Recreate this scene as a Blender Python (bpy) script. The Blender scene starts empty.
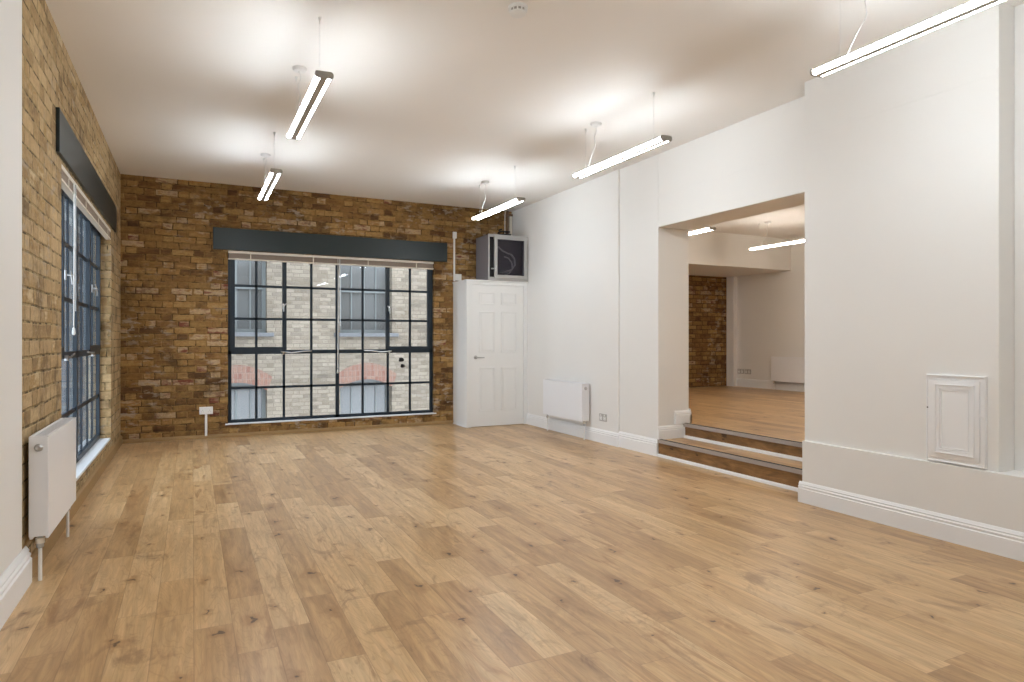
import bpy, bmesh, math, random
from mathutils import Vector, Matrix
random.seed(7)
C = bpy.context.scene.collection
PI = math.pi
R = math.radians

# ------------------------------------------------------------------ node helpers
def lin(r, g, b):
    f = lambda c: ((c/255+0.055)/1.055)**2.4 if c > 10 else c/255/12.92
    return (f(r), f(g), f(b), 1)

class NT:
    def __init__(s, name):
        s.m = bpy.data.materials.new(name); s.m.use_nodes = True
        s.t = s.m.node_tree; s.t.nodes.clear()
        s.out = s.t.nodes.new('ShaderNodeOutputMaterial')
    def n(s, typ, **kw):
        nd = s.t.nodes.new(typ)
        for k, v in kw.items(): setattr(nd, k, v)
        return nd
    def link(s, a, b): s.t.links.new(a, b)
    def put(s, sock, v):
        if v is None: return
        if isinstance(v, (int, float, tuple, list)): sock.default_value = v
        else: s.link(v, sock)
    def math(s, op, a, b=None, c=None, clamp=False):
        nd = s.n('ShaderNodeMath', operation=op); nd.use_clamp = clamp
        s.put(nd.inputs[0], a); s.put(nd.inputs[1], b)
        if c is not None: s.put(nd.inputs[2], c)
        return nd.outputs[0]
    def xyz(s, x=0, y=0, z=0):
        nd = s.n('ShaderNodeCombineXYZ')
        s.put(nd.inputs[0], x); s.put(nd.inputs[1], y); s.put(nd.inputs[2], z)
        return nd.outputs[0]
    def noise(s, vec, scale, detail=2, rough=.5, dist=0):
        nd = s.n('ShaderNodeTexNoise'); s.put(nd.inputs['Vector'], vec)
        nd.inputs['Scale'].default_value = scale; nd.inputs['Detail'].default_value = detail
        nd.inputs['Roughness'].default_value = rough; nd.inputs['Distortion'].default_value = dist
        return nd.outputs['Fac']
    def white(s, vec):
        nd = s.n('ShaderNodeTexWhiteNoise', noise_dimensions='3D'); s.put(nd.inputs['Vector'], vec)
        return nd.outputs['Value']
    def ramp(s, fac, stops, interp='LINEAR'):
        nd = s.n('ShaderNodeValToRGB'); cr = nd.color_ramp; cr.interpolation = interp
        while len(cr.elements) < len(stops): cr.elements.new(.5)
        for e, (p, c) in zip(cr.elements, stops):
            e.position = p; e.color = c if len(c) == 4 else (*c, 1)
        s.put(nd.inputs[0], fac)
        return nd.outputs[0]
    def mix(s, fac, a, b, blend='MIX'):
        nd = s.n('ShaderNodeMix', data_type='RGBA', blend_type=blend)
        s.put(nd.inputs[0], fac); s.put(nd.inputs[6], a); s.put(nd.inputs[7], b)
        return nd.outputs[2]
    def sstep(s, v, a, b):
        nd = s.n('ShaderNodeMapRange', interpolation_type='SMOOTHSTEP')
        s.put(nd.inputs[0], v); nd.inputs[1].default_value = a; nd.inputs[2].default_value = b
        return nd.outputs[0]
    def pos(s):
        nd = s.n('ShaderNodeNewGeometry'); sp = s.n('ShaderNodeSeparateXYZ')
        s.link(nd.outputs['Position'], sp.inputs[0])
        return nd.outputs['Position'], sp.outputs[0], sp.outputs[1], sp.outputs[2]
    def principled(s, color, rough=.5, metal=0, spec=.5, height=None, bstr=.3, bdist=.01):
        b = s.n('ShaderNodeBsdfPrincipled')
        s.put(b.inputs['Base Color'], color); s.put(b.inputs['Roughness'], rough)
        s.put(b.inputs['Metallic'], metal); b.inputs['Specular IOR Level'].default_value = spec
        if height is not None:
            bp = s.n('ShaderNodeBump'); bp.inputs['Strength'].default_value = bstr
            bp.inputs['Distance'].default_value = bdist
            s.link(height, bp.inputs['Height']); s.link(bp.outputs[0], b.inputs['Normal'])
        s.link(b.outputs[0], s.out.inputs[0])
        return s.m

def paint(name, col, rough=.6, var=.03, spec=.4, scale=3, metal=0, bump=.05):
    t = NT(name); p, x, y, z = t.pos()
    n1 = t.noise(p, scale, 4); n2 = t.noise(p, 90, 2)
    f = t.math('MULTIPLY_ADD', n1, 2*var, 1-var)
    c = t.mix(1, col, t.xyz(f, f, f), 'MULTIPLY')
    return t.principled(c, rough, metal, spec, n2, bump, .004)

def brick(name, bw=.235, hw=.115, ch=.08, joint=.011, stops=None, mortar=lin(150,122,82), mott=1.0, stain=True, bstr=.7, gapk=.85):
    t = NT(name); p, x, y, z = t.pos()
    u = t.math('ADD', x, y)
    wob = t.math('MULTIPLY', t.math('SUBTRACT', t.noise(p, 5, 3), .5), .018)
    wob2 = t.math('MULTIPLY', t.math('SUBTRACT', t.noise(p, 26, 2), .5), .009)
    zz = t.math('ADD', t.math('ADD', z, wob), wob2)
    uu = t.math('ADD', t.math('ADD', u, t.math('MULTIPLY', wob, 1.3)), wob2)
    v = t.math('DIVIDE', t.math('ADD', zz, 10), ch)
    row = t.math('FLOOR', v)
    fv = t.math('SUBTRACT', v, row)
    P_ = bw+hw
    off = t.math('ADD', t.math('MULTIPLY', t.math('MODULO', row, 2.0), .5), t.math('MULTIPLY', t.white(t.xyz(row, 3, 1)), .14))
    uq = t.math('ADD', t.math('DIVIDE', t.math('ADD', uu, 20), P_), off)
    iu = t.math('FLOOR', uq); fu = t.math('SUBTRACT', uq, iu)
    k = bw/P_
    hd = t.math('GREATER_THAN', fu, k)
    bid = t.xyz(t.math('ADD', iu, t.math('MULTIPLY', hd, .5)), row, 0)
    # distance to brick edges in metres
    d1 = t.math('MULTIPLY', t.math('ABSOLUTE', t.math('SUBTRACT', fu, k)), P_)
    d2 = t.math('MULTIPLY', t.math('MINIMUM', fu, t.math('SUBTRACT', 1, fu)), P_)
    dv = t.math('MULTIPLY', t.math('MINIMUM', fv, t.math('SUBTRACT', 1, fv)), ch)
    d = t.math('MINIMUM', t.math('MINIMUM', d1, d2), dv)
    face = t.sstep(d, joint*.3, joint*.95)
    rnd = t.white(bid)
    rnd2 = t.white(t.xyz(row, iu, 7))
    rnd2s = t.math('MULTIPLY', row, 3.7)
    fine = t.noise(p, 38, 5, .65); med = t.noise(p, 9, 4, .6); big = t.noise(p, .8, 3)
    streak = t.noise(t.xyz(t.math('MULTIPLY', uu, .3), t.math('MULTIPLY', zz, 1.2), rnd2s), 15, 4, .6)
    tone = t.math('ADD', t.math('MULTIPLY', rnd, 1-.36*mott), t.math('ADD', t.math('MULTIPLY', med, .22*mott), t.math('MULTIPLY', streak, .42*mott)))
    col = t.ramp(tone, stops)
    br = t.math('MULTIPLY_ADD', t.math('SUBTRACT', fine, .5), .9*mott, 1)
    col = t.mix(1, col, t.xyz(br, br, br), 'MULTIPLY')
    mo = t.mix(1, mortar, t.xyz(br, br, br), 'MULTIPLY')
    # dark open joints here and there
    gap = t.math('MULTIPLY', t.sstep(t.noise(p, 14, 3), .47, .58), t.sstep(d, .007, .001))
    mo = t.mix(t.math('MULTIPLY', gap, gapk), mo, lin(38, 26, 14))
    col = t.mix(face, mo, col)
    if stain:
        # dark soot patches and pale paint / lime residues with shapes of their own
        soot = t.math('MULTIPLY', t.sstep(t.noise(p, 3.1, 5, .7), .5, .68), .55)
        col = t.mix(soot, col, lin(56, 40, 24))
        lime = t.math('MULTIPLY', t.sstep(t.noise(t.xyz(u, z, 4), 1.7, 3, .5), .46, .66), t.sstep(t.noise(t.xyz(t.math('MULTIPLY', u, .45), z, 2), 17, 4, .6), .52, .63))
        col = t.mix(t.math('MULTIPLY', lime, .8), col, lin(158, 144, 126))
    bb = t.math('MULTIPLY_ADD', big, .5, .84)
    col = t.mix(1, col, t.xyz(bb, bb, bb), 'MULTIPLY')
    h = t.math('ADD', t.math('MULTIPLY', face, .6), t.math('MULTIPLY', fine, .5))
    h = t.math('ADD', h, t.math('MULTIPLY', rnd2, .25))
    return t.principled(col, .88, 0, .25, h, bstr, .012)

STOCK = [(.2, lin(58,40,26)), (.34, lin(94,66,38)), (.45, lin(124,92,52)), (.55, lin(136,106,62)), (.66, lin(116,84,50)), (.76, lin(156,124,76)), (.86, lin(140,104,60)), (.92, lin(170,146,112)), (1, lin(110,62,46))]
LEFTB = [(.15, lin(98,76,54)), (.35, lin(136,112,78)), (.5, lin(160,134,96)), (.8, lin(174,150,114)), (.93, lin(150,122,80)), (1, lin(186,166,132))]  # side wall tones, with its brighter light put into the paler colours
M = {}
M['brick_back'] = brick('stock_brick_dark', ch=.076, stops=STOCK, mortar=lin(128,98,58))
M['brick_left'] = brick('stock_brick_lit', ch=.086, stops=LEFTB, mortar=lin(150,130,94))
M['brick_far'] = brick('stock_brick_far', stops=STOCK, mortar=lin(96,70,42))
FAC = [(.1, lin(104,94,84)), (.35, lin(136,125,112)), (.6, lin(150,139,124)), (.85, lin(124,112,98)), (1, lin(158,146,132))]
M['facade'] = brick('pale_street_brick', bw=.225, hw=.112, ch=.075, stops=FAC, mortar=lin(127,118,103), stain=False, mott=.6, gapk=.15, bstr=.4)
REDB = [(.0, lin(127,84,73)), (.5, lin(140,106,93)), (1, lin(147,118,103))]
M['facade_red'] = brick('red_arch_brick', bw=.075, hw=.075, ch=.12, joint=.012, stops=REDB, mortar=lin(140,120,108), stain=False, mott=.6, gapk=.15, bstr=.4)

M['wall'] = paint('white_wall_paint', lin(232,230,226), .55, .012)
M['ceil'] = paint('ceiling_paint', lin(240,237,233), .7, .012)
M['trim'] = paint('white_satin_trim', lin(238,238,238), .35, .01)
M['door'] = paint('white_door_gloss', lin(236,236,234), .35, .01)
M['rad'] = paint('radiator_enamel', lin(236,236,238), .3, .006, bump=0)
M['plastic'] = paint('white_plastic', lin(232,232,230), .35, .01, bump=0)
M['green'] = paint('dark_green_paint', lin(32,42,42), .38, .06)
M['steel'] = paint('black_steel_paint', lin(28,40,50), .4, .08)
M['blind'] = paint('cream_blind_metal', lin(228,220,206), .45, .04)
M['slats'] = paint('taupe_blind_slats', lin(158,142,128), .5, .05)
M['chrome'] = paint('brushed_chrome', lin(190,190,190), .3, .03, metal=1, bump=0)
M['alu'] = paint('grey_aluminium', lin(168,164,158), .45, .03, metal=.25, bump=0)
M['nosing'] = paint('grey_nosing', lin(166,156,148), .45, .04)
M['streetsill'] = paint('grey_street_sill', lin(117,118,120), .7, .1)
M['plate'] = paint('pale_grey_plate', lin(184,180,176), .35, .01, bump=0)
M['dim'] = paint('dim_purple_grey_metal', lin(62,56,64), .5, .1)
M['black'] = paint('black_rubber', lin(20,20,22), .6, .05)
M['louvre'] = paint('lamp_louvre_grey', lin(176,170,162), .4, .02, metal=.3, bump=0)
M['rackgrey'] = paint('rack_grey_metal', lin(122,118,122), .45, .03)
M['rackframe'] = paint('rack_pale_frame', lin(176,174,172), .45, .03)
M['copper'] = paint('old_brown_pipe', lin(110,86,66), .5, .12)
M['sill'] = paint('pale_stone_sill', lin(220,224,228), .4, .04, scale=12)
M['sash'] = paint('pale_blue_sash_paint', lin(123,128,127), .5, .04)
M['render'] = paint('blue_grey_render', lin(123,130,135), .8, .12, scale=1.2)
M['plinth'] = paint('brown_timber_strip', lin(150,120,78), .6, .15, scale=14)
M['asphalt'] = paint('asphalt', lin(90,90,92), .9, .1)

def glass(name, tint=(1,1,1,1), rough=0.0, k=.75):
    t = NT(name)
    tr = t.n('ShaderNodeBsdfTransparent'); tr.inputs[0].default_value = tint
    gl = t.n('ShaderNodeBsdfGlossy'); gl.inputs['Roughness'].default_value = rough
    g = t.n('ShaderNodeNewGeometry'); d = t.n('ShaderNodeVectorMath', operation='DOT_PRODUCT')
    t.link(g.outputs['Incoming'], d.inputs[0]); t.link(g.outputs['Normal'], d.inputs[1])
    c = t.math('SUBTRACT', 1, t.math('ABSOLUTE', d.outputs['Value']))
    f = t.math('MULTIPLY_ADD', t.math('POWER', c, 5.0), .96*k, .04*k)
    mx = t.n('ShaderNodeMixShader')
    t.link(f, mx.inputs[0]); t.link(tr.outputs[0], mx.inputs[1]); t.link(gl.outputs[0], mx.inputs[2])
    t.link(mx.outputs[0], t.out.inputs[0])
    return t.m
M['glass'] = glass('window_glass', (.93,.96,.97,1))
M['smoked'] = glass('smoked_glass', (.7,.68,.74,1), .02)
M['streetglass'] = paint('street_window_glass', lin(105,106,105), .08, .12, spec=.8, bump=0)

def emit(name, col, s):
    t = NT(name); e = t.n('ShaderNodeEmission'); e.inputs[0].default_value = col; e.inputs[1].default_value = s
    t.link(e.outputs[0], t.out.inputs[0]); return t.m
LAMP = 88.0
M['tube'] = emit('fluorescent_tube', (.85, .93, 1, 1), LAMP)
M['warm_tube'] = emit('warm_fluorescent_tube', (1, .93, .83, 1), LAMP*.85)

def planks(name, base=(lin(136,100,64), lin(186,151,107), lin(210,180,138)), w=.145, rough=.3, dark=1.0, along='y'):
    t = NT(name); p, x, y, z = t.pos()
    if along == 'x': x, y = y, x
    if along == 'z': x = t.math('ADD', z, .03)
    q = t.math('DIVIDE', t.math('ADD', x, 10), w)
    row = t.math('FLOOR', q); fx = t.math('SUBTRACT', q, row)
    L = t.math('MULTIPLY_ADD', t.white(t.xyz(row, 2, 5)), .8, 1.4)
    qy = t.math('DIVIDE', t.math('ADD', y, t.math('MULTIPLY_ADD', t.white(t.xyz(row, 9, 2)), 5.0, 20)), L)
    iy = t.math('FLOOR', qy); fy = t.math('SUBTRACT', qy, iy)
    # split some boards in two unequal pieces
    cut = t.math('MULTIPLY_ADD', t.white(t.xyz(row, iy, 3)), .5, .25)
    half = t.math('GREATER_THAN', fy, cut)
    pid = t.xyz(row, t.math('ADD', iy, t.math('MULTIPLY', half, .5)), 0)
    r1 = t.white(pid)
    sh = t.math('MULTIPLY', r1, 37)
    # grain
    gx = t.math('ADD', t.math('MULTIPLY', x, 1.0), sh)
    gw = t.math('MULTIPLY', y, .07)
    gv = t.xyz(gx, gw, sh)
    g1 = t.noise(gv, 46, 5, .62, .6)
    g2 = t.noise(t.xyz(gx, t.math('MULTIPLY', y, .13), sh), 13, 5, .62, 1.2)
    g3 = t.noise(t.xyz(gx, t.math('MULTIPLY', y, .2), sh), 5, 3, .6, 1.0)
    tone = t.math('ADD', t.math('MULTIPLY', r1, .28), t.math('ADD', t.math('MULTIPLY', g2, .5), t.math('MULTIPLY', g3, .24)))
    col = t.ramp(tone, [(.22, base[0]), (.5, base[1]), (.78, base[2])])
    gm = t.math('MULTIPLY_ADD', t.math('SUBTRACT', g1, .5), .9, 1)
    col = t.mix(1, col, t.xyz(gm, gm, gm), 'MULTIPLY')
    # brownish heart streaks
    st = t.math('MULTIPLY', t.sstep(t.noise(t.xyz(gx, t.math('MULTIPLY', y, .16), sh), 12, 4, .6, 1.5), .52, .7), t.math('MULTIPLY_ADD', t.white(t.xyz(iy, row, 8)), .75, 0))
    col = t.mix(st, col, lin(134,92,52))
    # fine cathedral rings and cloudy weathered smudges of the oak
    cn = t.noise(t.xyz(gx, t.math('MULTIPLY', y, .16), sh), 6.5, 2, .5, .6)
    ring = t.math('ABSOLUTE', t.math('SINE', t.math('MULTIPLY', cn, 95)))
    rl = t.math('MULTIPLY', t.math('SUBTRACT', 1, t.sstep(ring, .0, .5)), .2)
    col = t.mix(rl, col, lin(128,88,50))
    sm = t.noise(t.xyz(t.math('ADD', x, t.math('MULTIPLY', r1, .3)), t.math('MULTIPLY', y, .5), 3), 5.5, 5, .68, 1.2)
    col = t.mix(t.math('MULTIPLY', t.sstep(sm, .55, .74), .6), col, lin(112,80,54))
    # knots
    vo = t.n('ShaderNodeTexVoronoi', voronoi_dimensions='2D')
    kn = t.n('ShaderNodeVectorMath', operation='ADD')
    dn = t.n('ShaderNodeTexNoise'); dn.inputs['Scale'].default_value = 22
    t.link(p, dn.inputs['Vector'])
    sc = t.n('ShaderNodeVectorMath', operation='SCALE'); t.link(dn.outputs['Color'], sc.inputs[0]); sc.inputs['Scale'].default_value = .085
    t.link(t.xyz(x, t.math('MULTIPLY', y, .62), 0), kn.inputs[0]); t.link(sc.outputs[0], kn.inputs[1])
    t.link(kn.outputs[0], vo.inputs['Vector']); vo.inputs['Scale'].default_value = 4.2
    keep = t.n('ShaderNodeSeparateColor'); t.link(vo.outputs['Color'], keep.inputs[0])
    kr = t.math('MULTIPLY_ADD', keep.outputs[1], .045, .02)
    on = t.math('LESS_THAN', keep.outputs[0], .62)
    dk = t.math('DIVIDE', vo.outputs['Distance'], kr)
    halo = t.math('MULTIPLY', t.math('SUBTRACT', 1, t.sstep(dk, .8, 4.6)), on)
    core = t.math('MULTIPLY', t.math('SUBTRACT', 1, t.sstep(dk, .45, 1.25)), on)
    col = t.mix(t.math('MULTIPLY', halo, .5*dark), col, lin(140,98,56))
    col = t.mix(t.math('MULTIPLY', core, .85*dark), col, lin(62,40,24))
    # joints
    ex = t.math('MULTIPLY', t.math('MINIMUM', fx, t.math('SUBTRACT', 1, fx)), w)
    ey = t.math('MULTIPLY', t.math('MINIMUM', fy, t.math('SUBTRACT', 1, fy)), 1.8)
    ec = t.math('MULTIPLY', t.math('ABSOLUTE', t.math('SUBTRACT', fy, cut)), 1.8)
    e = t.math('MINIMUM', t.math('MINIMUM', ex, ey), ec)
    j = t.math('SUBTRACT', 1, t.sstep(e, .0006, .0026))
    col = t.mix(t.math('MULTIPLY', j, .34), col, lin(98,66,38))
    h = t.math('ADD', t.math('MULTIPLY', g1, .25), t.math('MULTIPLY', j, -1))
    rg = t.math('MULTIPLY_ADD', g2, .16, rough-.06)
    return t.principled(col, rg, 0, .5, h, .12, .004)
M['floor'] = planks('oak_floorboards')
def woodgrain(name, stops):
    t = NT(name); p, x, y, z = t.pos()
    g = t.noise(t.xyz(x, t.math('MULTIPLY', y, .12), z), 40, 5, .65, 1.2); g2 = t.noise(t.xyz(x, t.math('MULTIPLY', y, .35), z), 9, 4, .6, 1.0)
    c = t.ramp(t.math('ADD', t.math('MULTIPLY', g, .4), t.math('MULTIPLY', g2, .6)), stops)
    k = t.sstep(t.noise(t.xyz(x, y, t.math('MULTIPLY', z, 1.6)), 8.5, 2), .68, .74)
    c = t.mix(t.math('MULTIPLY', k, .8), c, lin(58,34,18))
    return t.principled(c, .42, 0, .5, g, .1, .004)
M['riser'] = woodgrain('dark_oak_grain', [(.3, lin(84,58,32)), (.5, lin(130,94,54)), (.68, lin(164,122,76))])

# ------------------------------------------------------------------ mesh helpers
class MB:
    def __init__(s): s.b = bmesh.new()
    def box(s, x0, x1, y0, y1, z0, z1, bev=0):
        r = bmesh.ops.create_cube(s.b, size=1)
        vs = r['verts']
        bmesh.ops.scale(s.b, vec=(abs(x1-x0), abs(y1-y0), abs(z1-z0)), verts=vs)
        bmesh.ops.translate(s.b, vec=((x0+x1)/2, (y0+y1)/2, (z0+z1)/2), verts=vs)
        if bev:
            es = list({e for v in vs for e in v.link_edges})
            bmesh.ops.bevel(s.b, geom=es, offset=bev, segments=2, affect='EDGES', profile=.6)
        return s
    def tube(s, pts, r, n=10, cap=True):
        pts = [Vector(p) for p in pts]; rings = []
        up = Vector((0, 0, 1))
        for i, p in enumerate(pts):
            d = (pts[min(i+1, len(pts)-1)] - pts[max(i-1, 0)]).normalized()
            a = d.cross(up)
            if a.length < 1e-3: a = d.cross(Vector((1, 0, 0)))
            a.normalize(); b = d.cross(a).normalized()
            if i and a.dot(pa) < 0: a = -a; b = -b
            pa = a
            rr = r[i] if isinstance(r, (list, tuple)) else r
            rings.append([s.b.verts.new(p + (a*math.cos(2*PI*k/n) + b*math.sin(2*PI*k/n))*rr) for k in range(n)])
        for A, B in zip(rings, rings[1:]):
            for k in range(n):
                s.b.faces.new((A[k], A[(k+1) % n], B[(k+1) % n], B[k]))
        if cap:
            s.b.faces.new(rings[0][::-1]); s.b.faces.new(rings[-1])
        return s
    def prism(s, poly, axis, a0, a1):
        """closed 2D polygon extruded along axis: x -> (y,z), y -> (x,z), z -> (x,y)"""
        def P(u, v, w): return {'x': (w, u, v), 'y': (u, w, v), 'z': (u, v, w)}[axis]
        A = [s.b.verts.new(P(u, v, a0)) for u, v in poly]; B = [s.b.verts.new(P(u, v, a1)) for u, v in poly]
        n = len(poly)
        for k in range(n): s.b.faces.new((A[k], A[(k+1) % n], B[(k+1) % n], B[k]))
        s.b.faces.new(A[::-1]); s.b.faces.new(B)
        return s
    def lathe(s, prof, c, axis='z', n=24):
        rings = []
        for r, h in prof:
            ring = []
            for k in range(n):
                a = 2*PI*k/n; u, v = r*math.cos(a), r*math.sin(a)
                o = {'z': (u, v, h), 'y': (u, h, v), 'x': (h, u, v)}[axis]
                ring.append(s.b.verts.new(Vector(c)+Vector(o)))
            rings.append(ring)
        for A, B in zip(rings, rings[1:]):
            for k in range(n): s.b.faces.new((A[k], A[(k+1) % n], B[(k+1) % n], B[k]))
        s.b.faces.new(rings[0][::-1]); s.b.faces.new(rings[-1])
        return s
    def frame(s, x0, x1, z0, z1, w, y0, y1, bev=0):
        """rectangular ring in the xz plane, mitred"""
        o = [(x0, z0), (x1, z0), (x1, z1), (x0, z1)]; i = [(x0+w, z0+w), (x1-w, z0+w), (x1-w, z1-w), (x0+w, z1-w)]
        V = [[s.b.verts.new((u, y, v)) for u, v in L] for y in (y0, y1) for L in (o, i)]
        for k in range(4):
            j = (k+1) % 4
            s.b.faces.new((V[0][k], V[0][j], V[1][j], V[1][k])); s.b.faces.new((V[2][k], V[3][k], V[3][j], V[2][j]))
            s.b.faces.new((V[0][k], V[2][k], V[2][j], V[0][j])); s.b.faces.new((V[1][k], V[1][j], V[3][j], V[3][k]))
        return s
    def build(s, name, mat, parent=None, smooth=False, bev=0):
        bmesh.ops.recalc_face_normals(s.b, faces=s.b.faces)
        me = bpy.data.meshes.new(name); s.b.to_mesh(me); s.b.free()
        me.materials.append(mat)
        if smooth:
            for f in me.polygons: f.use_smooth = True
            me.set_sharp_from_angle(angle=R(40))
        o = bpy.data.objects.new(name, me); C.objects.link(o)
        if parent: o.parent = parent
        if bev:
            m = o.modifiers.new('bev', 'BEVEL'); m.width = bev; m.segments = 2; m.limit_method = 'ANGLE'
        return o

def thing(name, label, cat, loc=(0,0,0), rz=0, group=None, kind=None):
    o = bpy.data.objects.new(name, None); C.objects.link(o)
    o.location = loc; o.rotation_euler = (0, 0, rz); o.empty_display_size = .1
    return tag(o, label, cat, group, kind)
def tag(o, label=None, cat=None, group=None, kind=None):
    if label: o['label'] = label
    if cat: o['category'] = cat
    if group: o['group'] = group
    if kind: o['kind'] = kind
    return o
def struct(o, label=None, cat=None): return tag(o, label, cat, kind='structure')
def copy_tree(o, parent=None):
    c = o.copy(); C.objects.link(c)
    if parent: c.parent = parent
    for ch in list(o.children): copy_tree(ch, c)
    return c

# ------------------------------------------------------------------ dimensions
XL, YB, XR, XN, H = -.73, 8.54, 4.205, 4.222, 3.055
YR = -3.4
WX0, WX1, WZ0, WZ1 = .385, 3.005, .16, 2.255         # back window
LY0, LY1, LZ0, LZ1 = 4.85, 7.57, .20, 2.275           # left window
OY0, OY1, OZ = 3.293, 5.22, 2.314                     # opening in the right wall
X2 = 4.62; Z2 = .315; XF = 9.05; YF = 9.1; H2 = 2.87
MX, MD = 4.0, 3.975                                   # pier upper face, dado face

# ------------------------------------------------------------------ room shell
struct(MB().box(XL-.13, XN+.02, YR-.2, YB+.15, -.12, 0).build('floor', M['floor']), 'knotty oak plank floor of the main room', 'floor')
struct(MB().box(XL-.135, X2, YR-.2, YB+.16, H, H+.15).build('ceiling', M['ceil']), 'flat white ceiling of the main room', 'ceiling')
b = MB()
b.box(XL-.135, WX0, YB, YB+.16, -.12, H); b.box(WX1, XR+.42, YB, YB+.16, -.12, H)
b.box(WX0, WX1, YB, YB+.16, -.12, WZ0); b.box(WX0, WX1, YB, YB+.16, WZ1, H)
struct(b.build('wall_back', M['brick_back']), 'brown stock brick wall around the large grid window', 'wall')
b = MB()
b.box(XL-.135, XL, 3.78, LY0, -.12, H); b.box(XL-.135, XL, LY1, YB, -.12, H)
b.box(XL-.135, XL, LY0, LY1, -.12, LZ0-.02); b.box(XL-.135, XL, LY0, LY1, LZ1, H)
struct(b.build('wall_left', M['brick_left']), 'stock brick side wall, coloured paler for the light on it, with the narrow looking grid window', 'wall')
struct(MB().box(XL-.135, XL+.003, YR, 3.795, -.12, H).build('wall_left_plaster', M['wall']), 'white plastered wall before the brickwork on the window side', 'wall')
struct(MB().box(XL-.35, XN+.4, YR-.2, YR, -.12, H).build('wall_rear', M['wall']))
# right wall
b = MB()
b.box(XR, X2, 5.88, YB+.35, -.12, H); b.box(XN, X2, OY1, 5.88, -.12, H)
b.box(XN, X2, OY0, OY1, OZ, H)
struct(b.build('wall_right', M['wall'], bev=.005), 'white wall with the radiator, ending at the stepped opening', 'wall')
b = MB()
b.box(MX, X2, 2.023, OY0, -.12, H); b.box(4.15, X2, YR, 2.023, -.12, H)
b.box(MD, 4.16, YR, OY0, -.12, .445, )
struct(b.build('wall_right_pier', M['wall'], bev=.004), 'white projecting wall with a low ledge beside the steps', 'wall')
# faint raised band high on the white walls
b = MB(); b.box(XR-.002, XR, 5.88, YB, 2.63, 2.66, .001); b.box(XN-.002, XN, OY0, 5.88, 2.63, 2.66, .001)
struct(b.build('trim_1', M['wall']))
struct(MB().box(MX-.002, MX, 2.03, OY0, 2.65, 2.68, .001).build('trim_2', M['wall']))

# upper room beyond the opening
struct(MB().box(4.575, XF+.3, 0, YF+.3, Z2-.15, Z2).build('floor_upper', M['floor']), 'raised oak plank floor beyond the steps', 'floor')
struct(MB().box(X2-.02, XF+.3, 0, YF+.3, H2, H2+.2).build('ceiling_upper', M['ceil']), 'white ceiling of the raised room beyond the steps', 'ceiling')
struct(MB().box(X2, XF+.3, 7.72, YF+.2, 2.345, H2+.1).build('wall_upper_bulkhead', M['wall']), 'dropped white bulkhead across the raised room', 'bulkhead')
struct(MB().box(X2, XF+.3, YF, YF+.25, 0, H2).build('wall_upper_back', M['brick_far']), 'dark brick wall at the end of the raised room', 'wall')
struct(MB().box(XF, XF+.25, 0, YF, 0, H2).build('wall_upper_right', M['wall']), 'white wall with radiator in the raised room', 'wall')
struct(MB().box(X2, XF, -.2, 0, 0, H2).build('wall_upper_front', M['wall']))
struct(MB().box(8.96, XF, 8.92, YF, Z2, 2.345, .004).build('wall_upper_boxing', M['wall']), 'narrow white boxed pier between brick wall and white wall', 'pier')

# ------------------------------------------------------------------ skirtings
PROF = [(0,0),(.02,0),(.02,.098),(.015,.104),(.0175,.112),(.0175,.118),(.011,.124),(.0125,.132),(.006,.144),(.003,.15),(0,.15)]
def skirt(name, axis, wall, sgn, a0, a1, z=0, hgt=.15, label=None, th=.02):
    k = hgt/.15
    poly = [(wall+sgn*u*th/.02, z+v*k) for u, v in PROF]
    o = MB().prism(poly, axis, a0, a1).build(name, M['trim'])
    return struct(o, label, 'skirting board' if label else None)
skirt('baseboard_left', 'y', XL+.003, 1, YR, 3.86, hgt=.18, th=.028, label='moulded white skirting at the foot of the white wall by the radiator')
skirt('baseboard_right', 'y', XR, -1, 5.86, 8.03, label='moulded white skirting below the long white radiator')
skirt('baseboard_right_near', 'y', XN, -1, OY1, 5.88, hgt=.17, label='moulded white skirting between radiator wall and steps')
skirt('baseboard_right_pier', 'y', MD, -1, YR, OY0+.02, label='moulded white skirting below the low ledge of the projecting wall')
skirt('baseboard_step_lower', 'x', OY1, -1, XN-.01, 4.56, z=.17, hgt=.135, label='short skirting piece on the lower step')
skirt('baseboard_step_upper', 'x', OY1, -1, 4.43, X2+.02, z=Z2, hgt=.135, label='short skirting piece at the top of the steps')
skirt('baseboard_upper_right', 'y', XF, -1, 0, 8.92, z=Z2, label='skirting along the white wall of the raised room')
skirt('baseboard_upper_partition', 'y', X2, 1, OY1-.02, YF, z=Z2)
# thin strips where brick meets floor
b = MB(); b.prism([(YB, 0), (YB-.02, 0), (YB-.018, .03), (YB-.008, .042), (YB, .045)], 'x', XL, 3.29)
struct(b.build('baseboard_back', M['plinth']), 'thin brown bead where the back brick wall meets the floor', 'floor bead')
b = MB(); b.prism([(XL, 0), (XL+.02, 0), (XL+.02, .085), (XL+.008, .097), (XL, .1)], 'y', 3.87, YB-.02)
struct(b.build('baseboard_left_brick', M['plinth']), 'brown timber strip along the foot of the side brick wall', 'floor strip')

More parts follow.
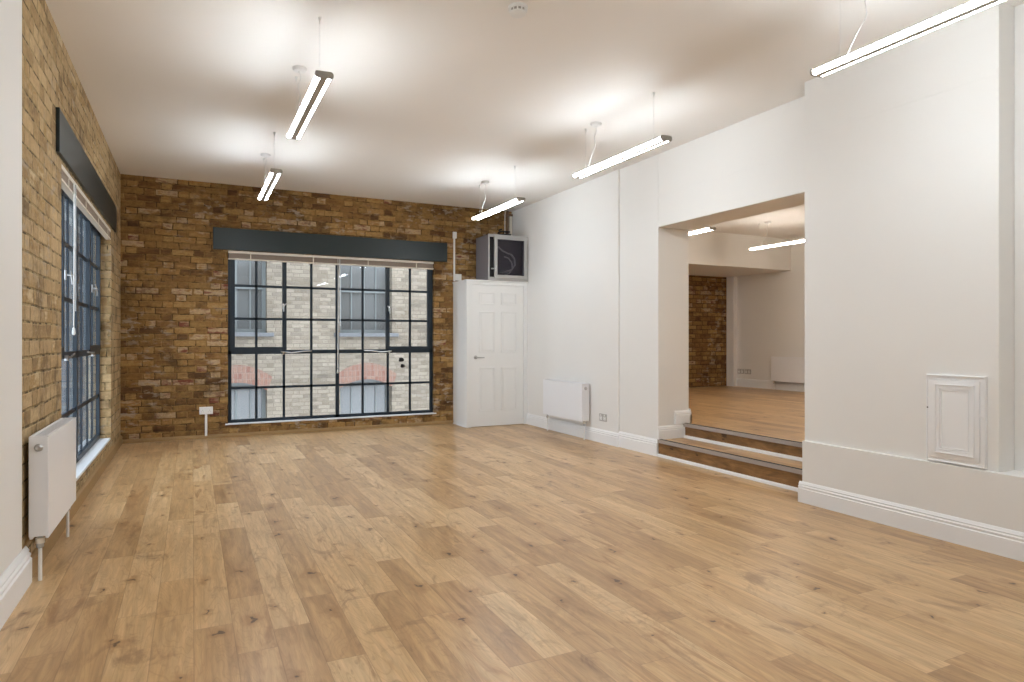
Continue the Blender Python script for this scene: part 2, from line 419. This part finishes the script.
# ------------------------------------------------------------------ steps
st = thing('wooden_steps', 'two oak steps with grey metal nosings leading to the raised floor', 'steps', (4.4, 4.25, 0))
def wp(o, par):   # keep world placement of a mesh written in world coordinates
    o.matrix_parent_inverse = Matrix.Translation(par.location).inverted(); return o
RX = XN+.003
wp(MB().box(RX, RX+.03, OY0, OY1, 0, .15).build('riser', M['riser'], st), st)
wp(MB().box(RX-.004, 4.56, OY0, OY1, .145, .168).build('tread', M['floor'], st), st)
wp(MB().box(4.555, 4.58, OY0, OY1, .165, Z2-.005).build('riser', M['riser'], st), st)
for x, z in ((RX-.012, .17), (4.54, Z2)):
    n = MB(); n.box(x, x+.045, OY0, OY1, z-.004, z+.003, .001); n.box(x-.002, x+.005, OY0, OY1, z-.032, z+.003, .001)
    n = wp(n.build('nosing', M['nosing'], st), st)
    wp(MB().box(x+.004, x+.034, OY0+.002, OY1-.002, z+.003, z+.0055).build('grip_strip', M['black'], n), st)
    n.children[0].matrix_parent_inverse = Matrix.Translation(st.location).inverted() @ Matrix.Identity(4)
for x, z in ((RX, 0), (4.555, .168)):
    wp(MB().prism([(x, z), (x-.02, z), (x-.019, z+.018), (x-.008, z+.026), (x, z+.027)], 'y', OY0, OY1).build('base_strip', M['trim'], st), st)
for o in st.children:
    for g in o.children: g.matrix_parent_inverse = Matrix.Identity(4)   # sub-part shares its part's frame

# ------------------------------------------------------------------ windows (local: x along wall, y outwards from the room, z up)
def window(name, W, Hh, label, loc, rz):
    w = thing(name, label, 'window', loc, rz, kind='structure')
    cols = [0, .325, .650, .985, 1.313, 1.645, 1.985, 2.295, W]
    rows = [0, .425, .865, 1.275, 1.68, Hh]
    b = MB(); b.frame(0, W, 0, Hh, .042, .002, .032)
    b.box(cols[4]-.023, cols[4]+.023, .002, .03, 0, Hh)           # centre mullion
    b.box(0, W, .002, .03, rows[2]-.026, rows[2]+.024)              # transom
    b.build('window_frame', M['steel'], w)
    b = MB()
    for c in cols[1:-1]:
        if c != cols[4]:
            if c in (cols[1], cols[7]): b.box(c-.015, c+.015, .012, .027, .02, rows[2])
            else: b.box(c-.015, c+.015, .012, .027, .02, Hh-.02)
    for r in rows[1:-1]:
        if r == rows[1]: b.box(.02, W-.02, .012, .027, r-.015, r+.015)
        elif r != rows[2]: b.box(cols[2], cols[6], .012, .027, r-.015, r+.015)
    b.build('glazing_bars', M['steel'], w)
    for x0, x1, hx, cc in ((.03, cols[2]+.03, cols[2]-.01, cols[1]), (cols[6]-.03, W-.03, cols[6]+.01, cols[7])):
        b = MB(); b.frame(x0, x1, rows[2]+.012, Hh-.03, .05, -.006, .026)
        b.box(cc-.015, cc+.015, .010, .026, rows[2]+.03, Hh-.05)
        for r in rows[3:5]: b.box(x0+.03, x1-.03, .010, .026, r-.015, r+.015)
        cs = b.build('casement', M['steel'], w)
        b = MB(); b.box(hx-.012, hx+.012, -.024, -.012, 1.40, 1.47, .003)
        b.tube([(hx, -.02, 1.435), (hx, -.05, 1.437), (hx, -.055, 1.43), (hx, -.055, 1.37)], [.008,.008,.009,.007], 8)
        b.tube([(hx, -.05, 1.437), (hx+(.03 if hx < 1.3 else -.03), -.045, 1.47)], .005, 8)
        tag(b.build('casement_handle', M['chrome'], cs, True), 'chrome casement handle')
        d = 1 if hx < 1.3 else -1
        b = MB(); b.tube([(hx-d*.03, -.03, rows[2]+.0), (hx+d*.1, -.035, rows[2]-.012), (hx+d*.24, -.035, rows[2]+.004), (hx+d*.34, -.025, rows[2]+.008)], .006, 8)
        b.box(hx-.01, hx+.01, -.035, -.012, rows[2]-.035, rows[2]+.005, .002)
        tag(b.build('stay_bar', M['chrome'], cs, True), 'thin chrome stay bar')
    MB().box(.02, W-.02, .018, .022, .02, Hh-.02).build('glass', M['glass'], w)
    return w, cols, rows
w1, cols, rows = window('window_1', WX1-WX0, WZ1-WZ0, 'black steel grid window of forty panes in the back brick wall', (WX0, YB+.05, WZ0), 0)
b = MB(); b.box(-.03, WX1-WX0+.03, -.066, .0, -.012, .004, .003)
tag(b.build('window_sill', M['sill'], w1), 'thin pale sill strip')
for u, v, s in ((2.17, .745, .036), (2.19, .66, .03)):
    b = MB(); pts = [(u+s*math.cos(a)*(1+.25*math.sin(3*a+u)), v+s*math.sin(a)*(1+.2*math.cos(2*a))) for a in [2*PI*k/14 for k in range(14)]]
    b.prism(pts, 'y', .0155, .0178); tag(b.build('glass_sticker', M['black'], w1), 'small dark sticker on the pane')
w2, _, _ = window('window_2', LY1-LY0, LZ1-LZ0, 'black steel grid window in the side brick wall above the white sill', (XL-.09, LY0, LZ0), R(90))
b = MB(); b.box(.0, LY1-LY0, -.088, .02, -.02, 0, .003)
tag(b.build('window_sill', M['sill'], w2), 'pale stone window sill')

# brick toothing is in the material; lintel boards over the windows
def lintel(name, L, Hh, label, loc, rz, th=.03):
    o = MB().box(0, L, -th, -.001, 0, Hh, .003).build(name, M['green'])
    o.location = loc; o.rotation_euler = (0, 0, rz)
    return tag(o, label, 'header board')
lintel('header_board', 2.97, .262, 'long dark green board above the blind of the back window', (.219, YB, 2.262), 0)
lintel('header_board', 3.25, .265, 'dark green board above the side window, beside the white wall', (XL, 4.66, 2.30), R(90), .02)

# venetian blinds drawn up
def blind(L, label, loc, rz, cordx, cordlen, wand):
    t = thing('venetian_blind', label, 'blind', loc, rz, group=None)
    MB().box(0, L, -.045, -.004, -.028, 0, .002).build('head_rail', M['blind'], t)
    b = MB()
    for k in range(9): b.box(.005, L-.005, -.044+.0015*(k % 2), -.004, -.034-.0062*k-.0042, -.034-.0062*k, .0008)
    b.build('slat_stack', M['slats'], t)
    MB().box(0, L, -.046, -.004, -.104, -.09, .002).build('bottom_rail', M['blind'], t)
    for x in (.25, L*.38, L*.65, L-.25): MB().box(x-.006, x+.006, -.048, -.044, -.104, -.024).build('ladder_tape', M['blind'], t)
    b = MB(); b.tube([(cordx, -.05, -.03), (cordx+.004, -.052, -.3), (cordx-.003, -.05, -cordlen+.05)], .0035, 6)
    b.tube([(cordx+.02, -.05, -.03), (cordx+.012, -.053, -.5), (cordx+.004, -.05, -cordlen)], .003, 6)
    c = b.build('pull_cord', M['plastic'], t, True)
    b = MB(); b.lathe([(.003, .0), (.008, -.012), (.011, -.045), (.006, -.055)], (cordx, -.05, -cordlen+.04), n=12); b.build('cord_weight', M['plastic'], c, True)
    b = MB(); b.tube([(wand, -.052, -.03), (wand, -.052, -.9)], .004, 6); b.build('tilt_wand', M['chrome'], t, True)
    return t
blind(WX1-WX0-.01, 'raised cream venetian blind at the top of the back window', (WX0+.005, YB+.042, WZ1), 0, 1.30, 1.5, 1.33)
blind(LY1-LY0-.02, 'raised cream venetian blind at the top of the side window', (XL-.045, LY0+.01, LZ1), R(90), .42, 1.05, .48)

# ------------------------------------------------------------------ radiators (local: x along wall, y=0 wall, +y into room)
def radiator(label, L, z0, z1, loc, rz, near, d1=.1):
    t = thing('radiator', label, 'radiator', (loc[0], loc[1], loc[2]), rz)
    d0 = .022
    b = MB()
    b.box(.0, L, d1-.014, d1, z0, z1-.006, .005)
    b.box(.004, L-.004, d0, d0+.014, z0, z1-.006, .004)
    b.build('front_panel', M['rad'], t)
    for x in (0, L-.016): MB().box(x, x+.016, d0-.002, d1-.004, z0+.012, z1-.002, .003).build('side_cover', M['rad'], t)
    b = MB()
    b.frame(0, L, 0, d1-d0, .012, 0, .008)
    for v in b.b.verts: v.co = Vector((v.co.x, d0+v.co.z, z1-.008+v.co.y))
    n = int(L/.022)
    for k in range(n): b.box(.015+k*(L-.03)/n, .015+k*(L-.03)/n+.009, d0+.01, d1-.012, z1-.008, z1-.003)
    b.build('top_grille', M['rad'], t)
    for x in (L*.18, L*.82): MB().box(x-.015, x+.015, .0, d0, z0+.05, z1-.05).build('wall_bracket', M['rad'], t)
    s = 1 if near == 0 else -1
    for k, xe in enumerate((0, L)):
        s = 1 if xe == 0 else -1
        nearend = (xe == 0) == (near == 0)
        xv = xe + s*.03; yv = (d0+d1)/2
        b = MB()
        b.tube([(xv, yv, z0+.004), (xv, yv, z0-.02)], .012, 12)
        b.lathe([(.012, -.02), (.016, -.024), (.016, -.045), (.010, -.05)], (xv, yv, z0), n=12)
        v = tag(b.build('valve', M['chrome'], t, True), 'metal radiator valve')
        if nearend:
            b = MB(); b.lathe([(.012, 0), (.0185, -.003), (.0185, -.028), (.012, -.03)], (xv, yv, z0+.002), n=14); tag(b.build('valve_cap', M['blind'], v, True), 'cream valve collar')
        b = MB(); b.tube([(xv, yv, z0-.045), (xv, yv, .0)], .0085, 10); b.build('pipe', M['plastic'], t, True)
    xe = 0 if near == 0 else L; s = 1 if near == 0 else -1
    b = MB(); b.lathe([(.019, .002), (.019, -s*.006), (.012, -s*.012), (.010, -s*.02), (.004, -s*.022)], (xe, (d0+d1)/2, z1-.055), 'x', 18)
    tag(b.build('vent_plug', M['chrome'], t, True), 'round metal air vent plug')
    return t
radiator('white panel radiator on the side brick wall below the side window', .84, .21, .71, (XL, 4.68, 0), R(-90), 1)
radiator('long white panel radiator between the cupboard door and the steps', .94, .215, .662, (XR, 6.43, 0), R(90), 0, .122)
radiator('white panel radiator in the raised room beyond the opening', 1.2, .15, .57, (XF, 6.85, Z2), R(90), 1)

# ------------------------------------------------------------------ sockets, conduit
def socket(label, loc, rz, W=.146, Hh=.086, vertical=False, kind=0):
    t = thing('double_socket', label, 'socket', loc, rz)
    dp = .035 if kind == 0 else .01
    MB().box(-W/2, W/2, 0, dp, -Hh/2, Hh/2, .004).build('back_box' if kind == 0 else 'face_plate', M['plastic'] if kind == 0 else M['plate'], t)
    for s in (-1, 1):
        b = MB(); b.box(s*W*.25-.022, s*W*.25+.022, dp, dp+.002, -.028, .012, .0005)
        o = b.build('outlet', M['plastic'], t)
        b = MB()
        for x, z, w, h in ((0, .004, .003, .008), (-.011, -.014, .005, .004), (.011, -.014, .005, .004)): b.box(s*W*.25+x-w/2, s*W*.25+x+w/2, dp+.002, dp+.0025, z-h/2, z+h/2)
        b.build('pin_slot', M['black'], o)
        MB().box(s*W*.25-.008, s*W*.25+.008, dp, dp+.005, .018, .034, .001).build('switch', M['plastic'], t)
    return t
s1 = socket('white wall socket on conduit, on the back brick wall left of the window', (.146, YB, .335), R(180))
MB().box(-.013, .013, 0, .016, -.335, -.043, .002).build('conduit', M['plastic'], s1)
socket('white double socket on the white wall between radiator and steps', (XR, 6.17, .29), R(90), kind=1)
socket('wall socket in the raised room, the one next to the white boxed pier', (XF, 8.83, Z2+.28), R(90), kind=1)
socket('wall socket in the raised room, the one nearer the radiator', (XF, 8.66, Z2+.28), R(90), kind=1)

t = thing('cable_conduit', 'white vertical conduit with two small boxes above the cupboard on brick', 'conduit', (3.28, YB, 2.0))
MB().box(.01, .034, -.016, 0, .0, .62, .002).build('trunking', M['plastic'], t)
MB().box(.0, .05, -.035, 0, .60, .69, .003).build('top_box', M['plastic'], t)
MB().box(.03, .12, -.04, 0, .01, .10, .003).build('junction_box', M['plastic'], t)

# ------------------------------------------------------------------ cupboard
CX0, CX1, CY, CH = 3.287, XR-.003, 8.03, 1.985
t = thing('corner_cupboard', 'tall white built-in corner cupboard with panelled door beside the back window', 'cupboard', (CX0, CY, 0))
W = CX1-CX0; D = YB-CY-.003
b = MB(); b.box(0, .02, .02, D, 0, CH-.02); b.box(0, W, .03, .05, CH-.08, CH-.02)
b.build('side_panel', M['door'], t, bev=.002)
MB().box(-.008, W, -.012, D, CH-.02, CH, .003).build('top_board', M['door'], t)
b = MB(); b.box(-.004, .066, -.0, .03, 0, CH-.02, .002); b.box(W-.062, W, -.0, .03, 0, CH-.02, .002); b.box(.066, W-.062, -.0, .03, CH-.065, CH-.02, .002)
b.build('door_frame', M['door'], t)
b = MB(); b.box(.0, .02, -.006, .0, .0, CH-.02, .001); b.build('architrave', M['door'], t)
b = MB(); b.box(-.01, .012, .03, D, 0, .012)
b.build('floor_strip', M['trim'], t)
dx0, dx1, dz0, dz1 = .069, W-.065, .006, CH-.068
dw = dx1-dx0
b = MB(); b.box(dx0, dx1, .008, .038, dz0, dz1, .001)
dr = b.build('door', M['door'], t)
cols_d = [(dx0+.11, dx0+dw*.5-.048), (dx0+dw*.5+.048, dx1-.105)]
for (z0, z1) in ((dz0+.2, .80), (1.0, 1.56), (1.655, 1.82)):
    for (x0, x1) in cols_d:
        b = MB(); b.frame(x0, x1, z0, z1, .014, .001, .012)
        b.frame(x0+.004, x1-.004, z0+.004, z1-.004, .005, -.003, .002)
        b.frame(x0+.028, x1-.028, z0+.028, z1-.028, .006, .003, .009)
        b.box(x0+.034, x1-.034, .004, .009, z0+.034, z1-.034, .002)
        b.build('raised_panel', M['door'], dr, bev=.0015)
b = MB(); b.lathe([(.024, 0), (.024, -.007), (.012, -.010), (.010, -.04), (.010, -.045)], (dx0+.06, .008, .94), 'y', 18)
b.tube([(dx0+.06, -.037, .94), (dx0+.08, -.041, .94), (dx0+.17, -.041, .937)], [.009, .009, .007], 10)
tag(b.build('lever_handle', M['chrome'], dr, True), 'silver lever handle')

# ------------------------------------------------------------------ wall cabinet on top of the cupboard
t = thing('equipment_cabinet', 'grey metal equipment cabinet with dark glass door on top of the corner cupboard', 'cabinet', (3.597, 8.02, CH), R(.4))
W, D, Hc = .595, .42, .625
b = MB(); b.box(0, .012, 0, D, 0, Hc); b.box(W-.012, W, 0, D, 0, Hc); b.box(.012, W-.012, D-.012, D, 0, Hc); b.box(0, W, 0, D, 0, .02); b.box(0, W, 0, D, Hc-.02, Hc)
b.build('housing', M['rackgrey'], t, bev=.002)
b = MB(); b.box(-.004, W+.004, -.02, .0, -.0, .045); b.box(-.004, W+.004, -.02, .0, Hc-.035, Hc+.002); b.box(-.004, .012, -.02, 0, .045, Hc-.035); b.box(W-.02, W+.004, -.02, 0, .045, Hc-.035)
b.build('front_frame', M['rackframe'], t, bev=.002)
b = MB(); b.box(.012, .075, .0, .008, .045, Hc-.035)  # black strip closing the gap left of the door
for k in range(8): b.box(.03, .05, -.003, .0, .08+k*.06, .1+k*.06)
tag(b.build('gap_strip', M['black'], t), 'black strip filling the gap beside the door')
b = MB(); b.frame(.075, W-.02, .03, Hc-.02, .045, -.04, -.021)
dr = b.build('door', M['rackframe'], t, bev=.002)
MB().box(.118, W-.063, -.032, -.028, .073, Hc-.063).build('glass_panel', M['smoked'], dr)
b = MB(); b.box(.085, .11, -.05, -.04, .12, .2, .003); b.tube([(.03, -.03, .155), (.10, -.045, .155)], .01, 8)
tag(b.build('latch', M['chrome'], dr), 'metal latch')
MB().box(.10, W-.03, .1, .11, .05, Hc-.05).build('dark_backplate', M['dim'], t)
b = MB(); random.seed(3)
P0 = [(.16, .03, .47), (.22, .02, .41), (.29, .02, .385), (.36, .03, .37), (.41, .03, .31), (.42, .03, .23), (.37, .03, .16), (.27, .04, .12), (.18, .05, .11)]
b.tube(P0, .012, 8); b.tube([(x-.03, y+.02, z-.05) for x, y, z in P0[2:8]], .01, 8); b.tube([(x+.02, y+.03, z+.012) for x, y, z in P0[3:9]], .008, 8)
tag(b.build('cable_loop', M['alu'], t, True), 'grey cable bundle behind the glass')
t2 = thing('cable_coil', 'black coiled cable lying on top of the grey equipment cabinet', 'cable', (3.94, 8.24, CH+Hc+.002))
b = MB(); b.tube([(.11*math.cos(a)*(1-.02*a), .085*math.sin(a)*(1-.02*a), .012+.006*a) for a in [k*.3 for k in range(56)]], .009, 8)
b.tube([(.1, 0, .012), (.16, -.03, .012), (.2, -.02, .02)], .008, 8)
b.build('coil', M['black'], t2, True)
t3 = thing('service_pipe', 'brown and pale service pipes rising to the ceiling behind the equipment cabinet', 'pipe', (4.14, 8.5, CH))
MB().tube([(-.02, 0, 0), (-.02, 0, 1.07)], .018, 12).build('brown_pipe', M['copper'], t3, True)
MB().box(.01, .045, -.02, .02, 0, 1.0, .002).build('pale_trunking', M['blind'], t3)
MB().tube([(-.06, .01, 0), (-.058, .01, 1.0), (-.05, .01, 1.066)], .007, 8).build('pale_pipe', M['blind'], t3, True)
MB().box(-.05, .05, -.03, .055, .99, 1.02, .002).build('pipe_bracket', M['copper'], t3)

# ------------------------------------------------------------------ access hatch on the pier
t = thing('access_hatch', 'small white panelled hatch door on the projecting wall above the ledge', 'hatch', (MX, 2.08, .452), R(90))
W, Hh = .33, .52
b = MB(); b.frame(0, W, 0, Hh, .03, .0, .016); b.frame(.002, W-.002, .002, Hh-.002, .008, .014, .022)
b.build('hatch_frame', M['trim'], t, bev=.002)
b = MB(); b.box(.031, W-.031, .0, .022, .031, Hh-.031, .001)
dr = b.build('hatch_door', M['trim'], t)
b = MB(); b.frame(.062, W-.062, .062, Hh-.062, .02, .02, .028); b.frame(.056, W-.056, .056, Hh-.056, .007, .02, .033); b.frame(.088, W-.088, .088, Hh-.088, .006, .02, .026)
b.build('panel_moulding', M['trim'], dr, bev=.0015)
b = MB(); b.box(.008, .05, .021, .025, .29, .305, .001); b.tube([(.03, .024, .285), (.03, .024, .31)], .004, 8)
b.build('hinge', M['trim'], dr)
b = MB(); b.lathe([(.004, 0), (.004, .003), (.002, .004)], (W-.012, .022, .32), 'y', 10)
tag(b.build('screw_hole', M['black'], t), 'small dark hole in the frame')

# ------------------------------------------------------------------ smoke detector
t = thing('smoke_detector', 'round white smoke detector on the ceiling', 'smoke detector', (1.647, 3.263, H))
MB().lathe([(.055, 0), (.055, -.012), (.05, -.016)], (0,0,0), n=32).build('base', M['plastic'], t, True)
MB().lathe([(.043, -.014), (.043, -.026)], (0,0,0), n=32).build('sensor_chamber', M['alu'], t, True)
b = MB()
for k in range(12):
    a = 2*PI*k/12; c, s = math.cos(a), math.sin(a)
    b.tube([(.047*c, .047*s, -.014), (.045*c, .045*s, -.036)], .0045, 6)
b.build('vent_fins', M['plastic'], t)
MB().lathe([(.048, -.032), (.046, -.040), (.034, -.048), (.012, -.052)], (0,0,0), n=32).build('cap', M['plastic'], t, True)

# ------------------------------------------------------------------ pendant lights (local: y along lamp, z=0 lamp body underside, top at ceiling h)
def lamp_proto(hc, label, tube='tube'):
    t = thing('pendant_light', label, 'ceiling light', (0,0,0), 0)
    Lh = .625
    b = MB(); b.box(-.0195, .0195, -Lh+.01, Lh-.01, .001, .027, .002)
    b.build('centre_louvre', M['louvre'], t)
    b = MB(); b.box(-.012, .012, -Lh+.01, Lh-.01, .0255, .0295)  # slotted plate added above the tubes to cut the glow on the ceiling
    for k in range(25): b.box(-.042, .042, -Lh+.014+k*.0492, -Lh+.014+k*.0492+.038, .026, .029)
    b.build('added_light_shield', M['plastic'], t)
    for s in (-1, 1):
        b = MB(); n = 12
        prof = [(s*.033+.0085*math.cos(2*PI*k/n), .011+.0085*math.sin(2*PI*k/n)) for k in range(n)]
        b.prism(prof, 'y', -Lh+.012, Lh-.012)
        b.build('tube', M[tube], t)
    for s in (-1, 1):
        b = MB(); pts = []
        for k in range(12):
            a = 2*PI*k/12
            pts.append(((.036 if math.cos(a) > 0 else -.036)+.016*math.cos(a), .018+.021*math.sin(a)))
        b.prism(pts, 'y', s*(Lh-.014), s*Lh)
        tag(b.build('end_cap', M['alu'], t, bev=.002), 'grey end cap')
    for y in (-.475, .475):
        MB().tube([(0, y, .04), (0, y, hc-.02)], .0012, 6).build('suspension_wire', M['plastic'], t)
        b = MB(); b.lathe([(.009, 0), (.009, -.008), (.004, -.02), (.004, -.035), (.0015, -.04)], (0, y, hc), n=12); b.build('wire_grip', M['plastic'], t, True)
    b = MB(); b.lathe([(.048, 0), (.048, -.012), (.040, -.022), (.012, -.026), (.008, -.034)], (0, .31, hc), n=24)
    rs = b.build('ceiling_rose', M['plastic'], t, True)
    pts = []
    for k in range(40):
        f = k/39; pts.append((.010*math.sin(f*16)*(1-f), .31+.12*f*f+.012*math.sin(f*9), hc-.03-(hc-.07)*f))
    MB().tube(pts, .0032, 6).build('power_cable', M['plastic'], t, True)
    return t
ZL = 2.65
G = 'twin tube pendant lights over the main floor'
spots = [(.665, 4.355, 'hanging twin tube light near the side brick wall, the larger of two in line'),
         (.665, 6.68, 'short looking hanging tube light closest to the back window header'),
         (3.14, 4.41, 'hanging tube light in front of the doorway opening, mid room'),
         (3.125, 6.74, 'hanging tube light in front of the grey equipment cabinet'),
         (3.13, 1.875, 'large hanging tube light above the projecting wall, cut by the picture edge'),
         (.665, 2.0, 'hanging tube light overhead, outside the view, added for brightness'),  # this lamp and the next two are unseen, added to brighten the room
         (.665, -.5, 'unseen tube light added for brightness behind the viewpoint, window side'),
         (3.13, -.5, 'unseen tube light added for brightness behind the viewpoint, door side')]
proto = lamp_proto(H-ZL, spots[0][2])
for i, (x, y, lb) in enumerate(spots):
    o = proto if i == 0 else copy_tree(proto)
    o.location = (x, y, ZL); o['label'] = lb; o['group'] = G
proto2 = lamp_proto(H2-2.5, 'hanging tube light in the raised room, nearer the opening jamb', 'warm_tube')
for i, (x, y, lb) in enumerate([(5.62, 6.55, 'hanging tube light in the raised room, close to the opening jamb'), (7.42, 6.42, 'hanging tube light in the raised room, before the white bulkhead'), (5.62, 3.6, 'hanging tube light in the raised room, added to light it, hidden behind the projecting wall'), (7.42, 3.4, 'hanging tube light in the raised room, unseen and added to light it, furthest from the bulkhead')]):  # last two lamps are out of sight, added to light the raised room
    o = proto2 if i == 0 else copy_tree(proto2)
    o.location = (x, y, 2.5); o['label'] = lb; o['group'] = 'twin tube pendant lights in the raised room'

# ------------------------------------------------------------------ outside
YO = 13.0
bd = thing('brick_building', 'pale brick building across the street with sash windows and red brick arches', 'building', (0, YO, -5))
b = MB(); xs = [-6.09-2.41, -6.09, -3.68+0.0, -1.675, .735, 3.145, 5.555, 7.965, 10.375]
xs = [-1.675, .735, 3.145, 5.555, 7.965]
# wall with openings: vertical strips and bands
wb = .525
lo = (-1.45, .22); up = (1.31, 3.02)
edges = []
X0, X1 = -4.0, 16.0
cur = X0
for c in xs:
    b.box(cur, c-wb, 0, .4, 0, 9); cur = c+wb
    for z0, z1 in ((-5, lo[0]), (lo[1]+.16, up[0]), (up[1], 4)): b.box(c-wb, c+wb, 0, .4, z0+5, z1+5)
b.box(cur, X1, 0, .4, 0, 9)
b.build('facade_wall', M['facade'], bd)
for c in xs:
    for z0, z1, arch in ((lo[0], lo[1], True), (up[0], up[1], False)):
        zz0, zz1 = z0+5, z1+5
        b = MB(); b.frame(c-wb, c+wb, zz0, zz1+(.16 if arch else 0), .07, .22, .30)
        zm = (zz0+zz1)/2
        b.box(c-wb, c+wb, .21, .28, zm-.03, zm+.03); b.box(c-.02, c+.02, .24, .28, zz0, zz1); 
        for x in (c-.25, c+.25): b.box(x-.013, x+.013, .24, .28, zz0, zz1)
        sa = b.build('sash_window', M['sash'], bd)
        MB().box(c-wb, c+wb, .27, .29, zz0, zz1+(.16 if arch else 0)).build('window_pane', M['streetglass'], sa)
        MB().box(c-wb-.12, c+wb+.12, -.08, .22, zz0-.075, zz0, .01).build('stone_sill', M['streetsill'], bd)
    # segmental arch of red brick
    b = MB(); n = 14; w_ = wb+.1
    inn, out = [], []
    for k in range(n+1):
        f = -1+2*k/n; x = f*w_
        inn.append((c+f*(wb), lo[1]+5+.16*(1-f*f)-.0)); out.append((c+f*w_, lo[1]+5+.13+.24*(1-f*f)+.12))
    for k in range(n):
        q = [inn[k], inn[k+1], out[k+1], out[k]]
        A = [b.b.verts.new((u, -.012, v)) for u, v in q]; B = [b.b.verts.new((u, .38, v)) for u, v in q]
        b.b.faces.new(A); b.b.faces.new(B[::-1])
        for j in range(4): b.b.faces.new((A[j], B[j], B[(j+1) % 4], A[(j+1) % 4]))
    bmesh.ops.remove_doubles(b.b, verts=b.b.verts, dist=.0005)
    b.build('brick_arch', M['facade_red'], bd)
# rendered wing seen obliquely through the side window
wg = thing('rendered_wing', 'blue grey rendered building wing seen through the side window', 'building', (-5, 10.2, -5))
MB().box(-5, 4.0, 0, .4, 0, 12).build('wing_wall', M['render'], wg)
b = MB()
for x in (3.05, 3.32, 3.62, 3.8): b.tube([(x, -.05, 0), (x, -.05, 11.5)], .035, 10)
b.build('downpipe', M['sash'], wg, True)
struct(MB().box(-14, 16, 8.95, 14, -5.2, -5).build('pavement', M['asphalt']))
struct(MB().box(-14, -1.1, -5, 8.95, -5.2, -5).build('ground', M['asphalt']))

# ------------------------------------------------------------------ world, camera, view
wd = bpy.data.worlds.new('World'); bpy.context.scene.world = wd; wd.use_nodes = True
bg = wd.node_tree.nodes['Background']
bg.inputs[0].default_value = (.84, .90, 1, 1); bg.inputs[1].default_value = 4.8

cam = bpy.data.cameras.new('camera'); co = bpy.data.objects.new('camera', cam); C.objects.link(co)
co.location = (0, 0, 1.18); co.rotation_euler = (R(90), 0, R(-26.249))
cam.sensor_width = 36; cam.sensor_fit = 'HORIZONTAL'; cam.lens = 648.1/1024*36; cam.shift_y = -1.5/1024
cam.clip_start = .02; cam.clip_end = 200
sc = bpy.context.scene; sc.camera = co
sc.view_settings.view_transform = 'Standard'; sc.view_settings.look = 'None'
sc.view_settings.gamma = 1; sc.view_settings.use_curve_mapping = False
sc.view_settings.exposure = 0
sc.cycles.max_bounces = 10; sc.cycles.diffuse_bounces = 6; sc.cycles.glossy_bounces = 4
sc.cycles.transparent_max_bounces = 12
sc.cycles.use_denoising = True
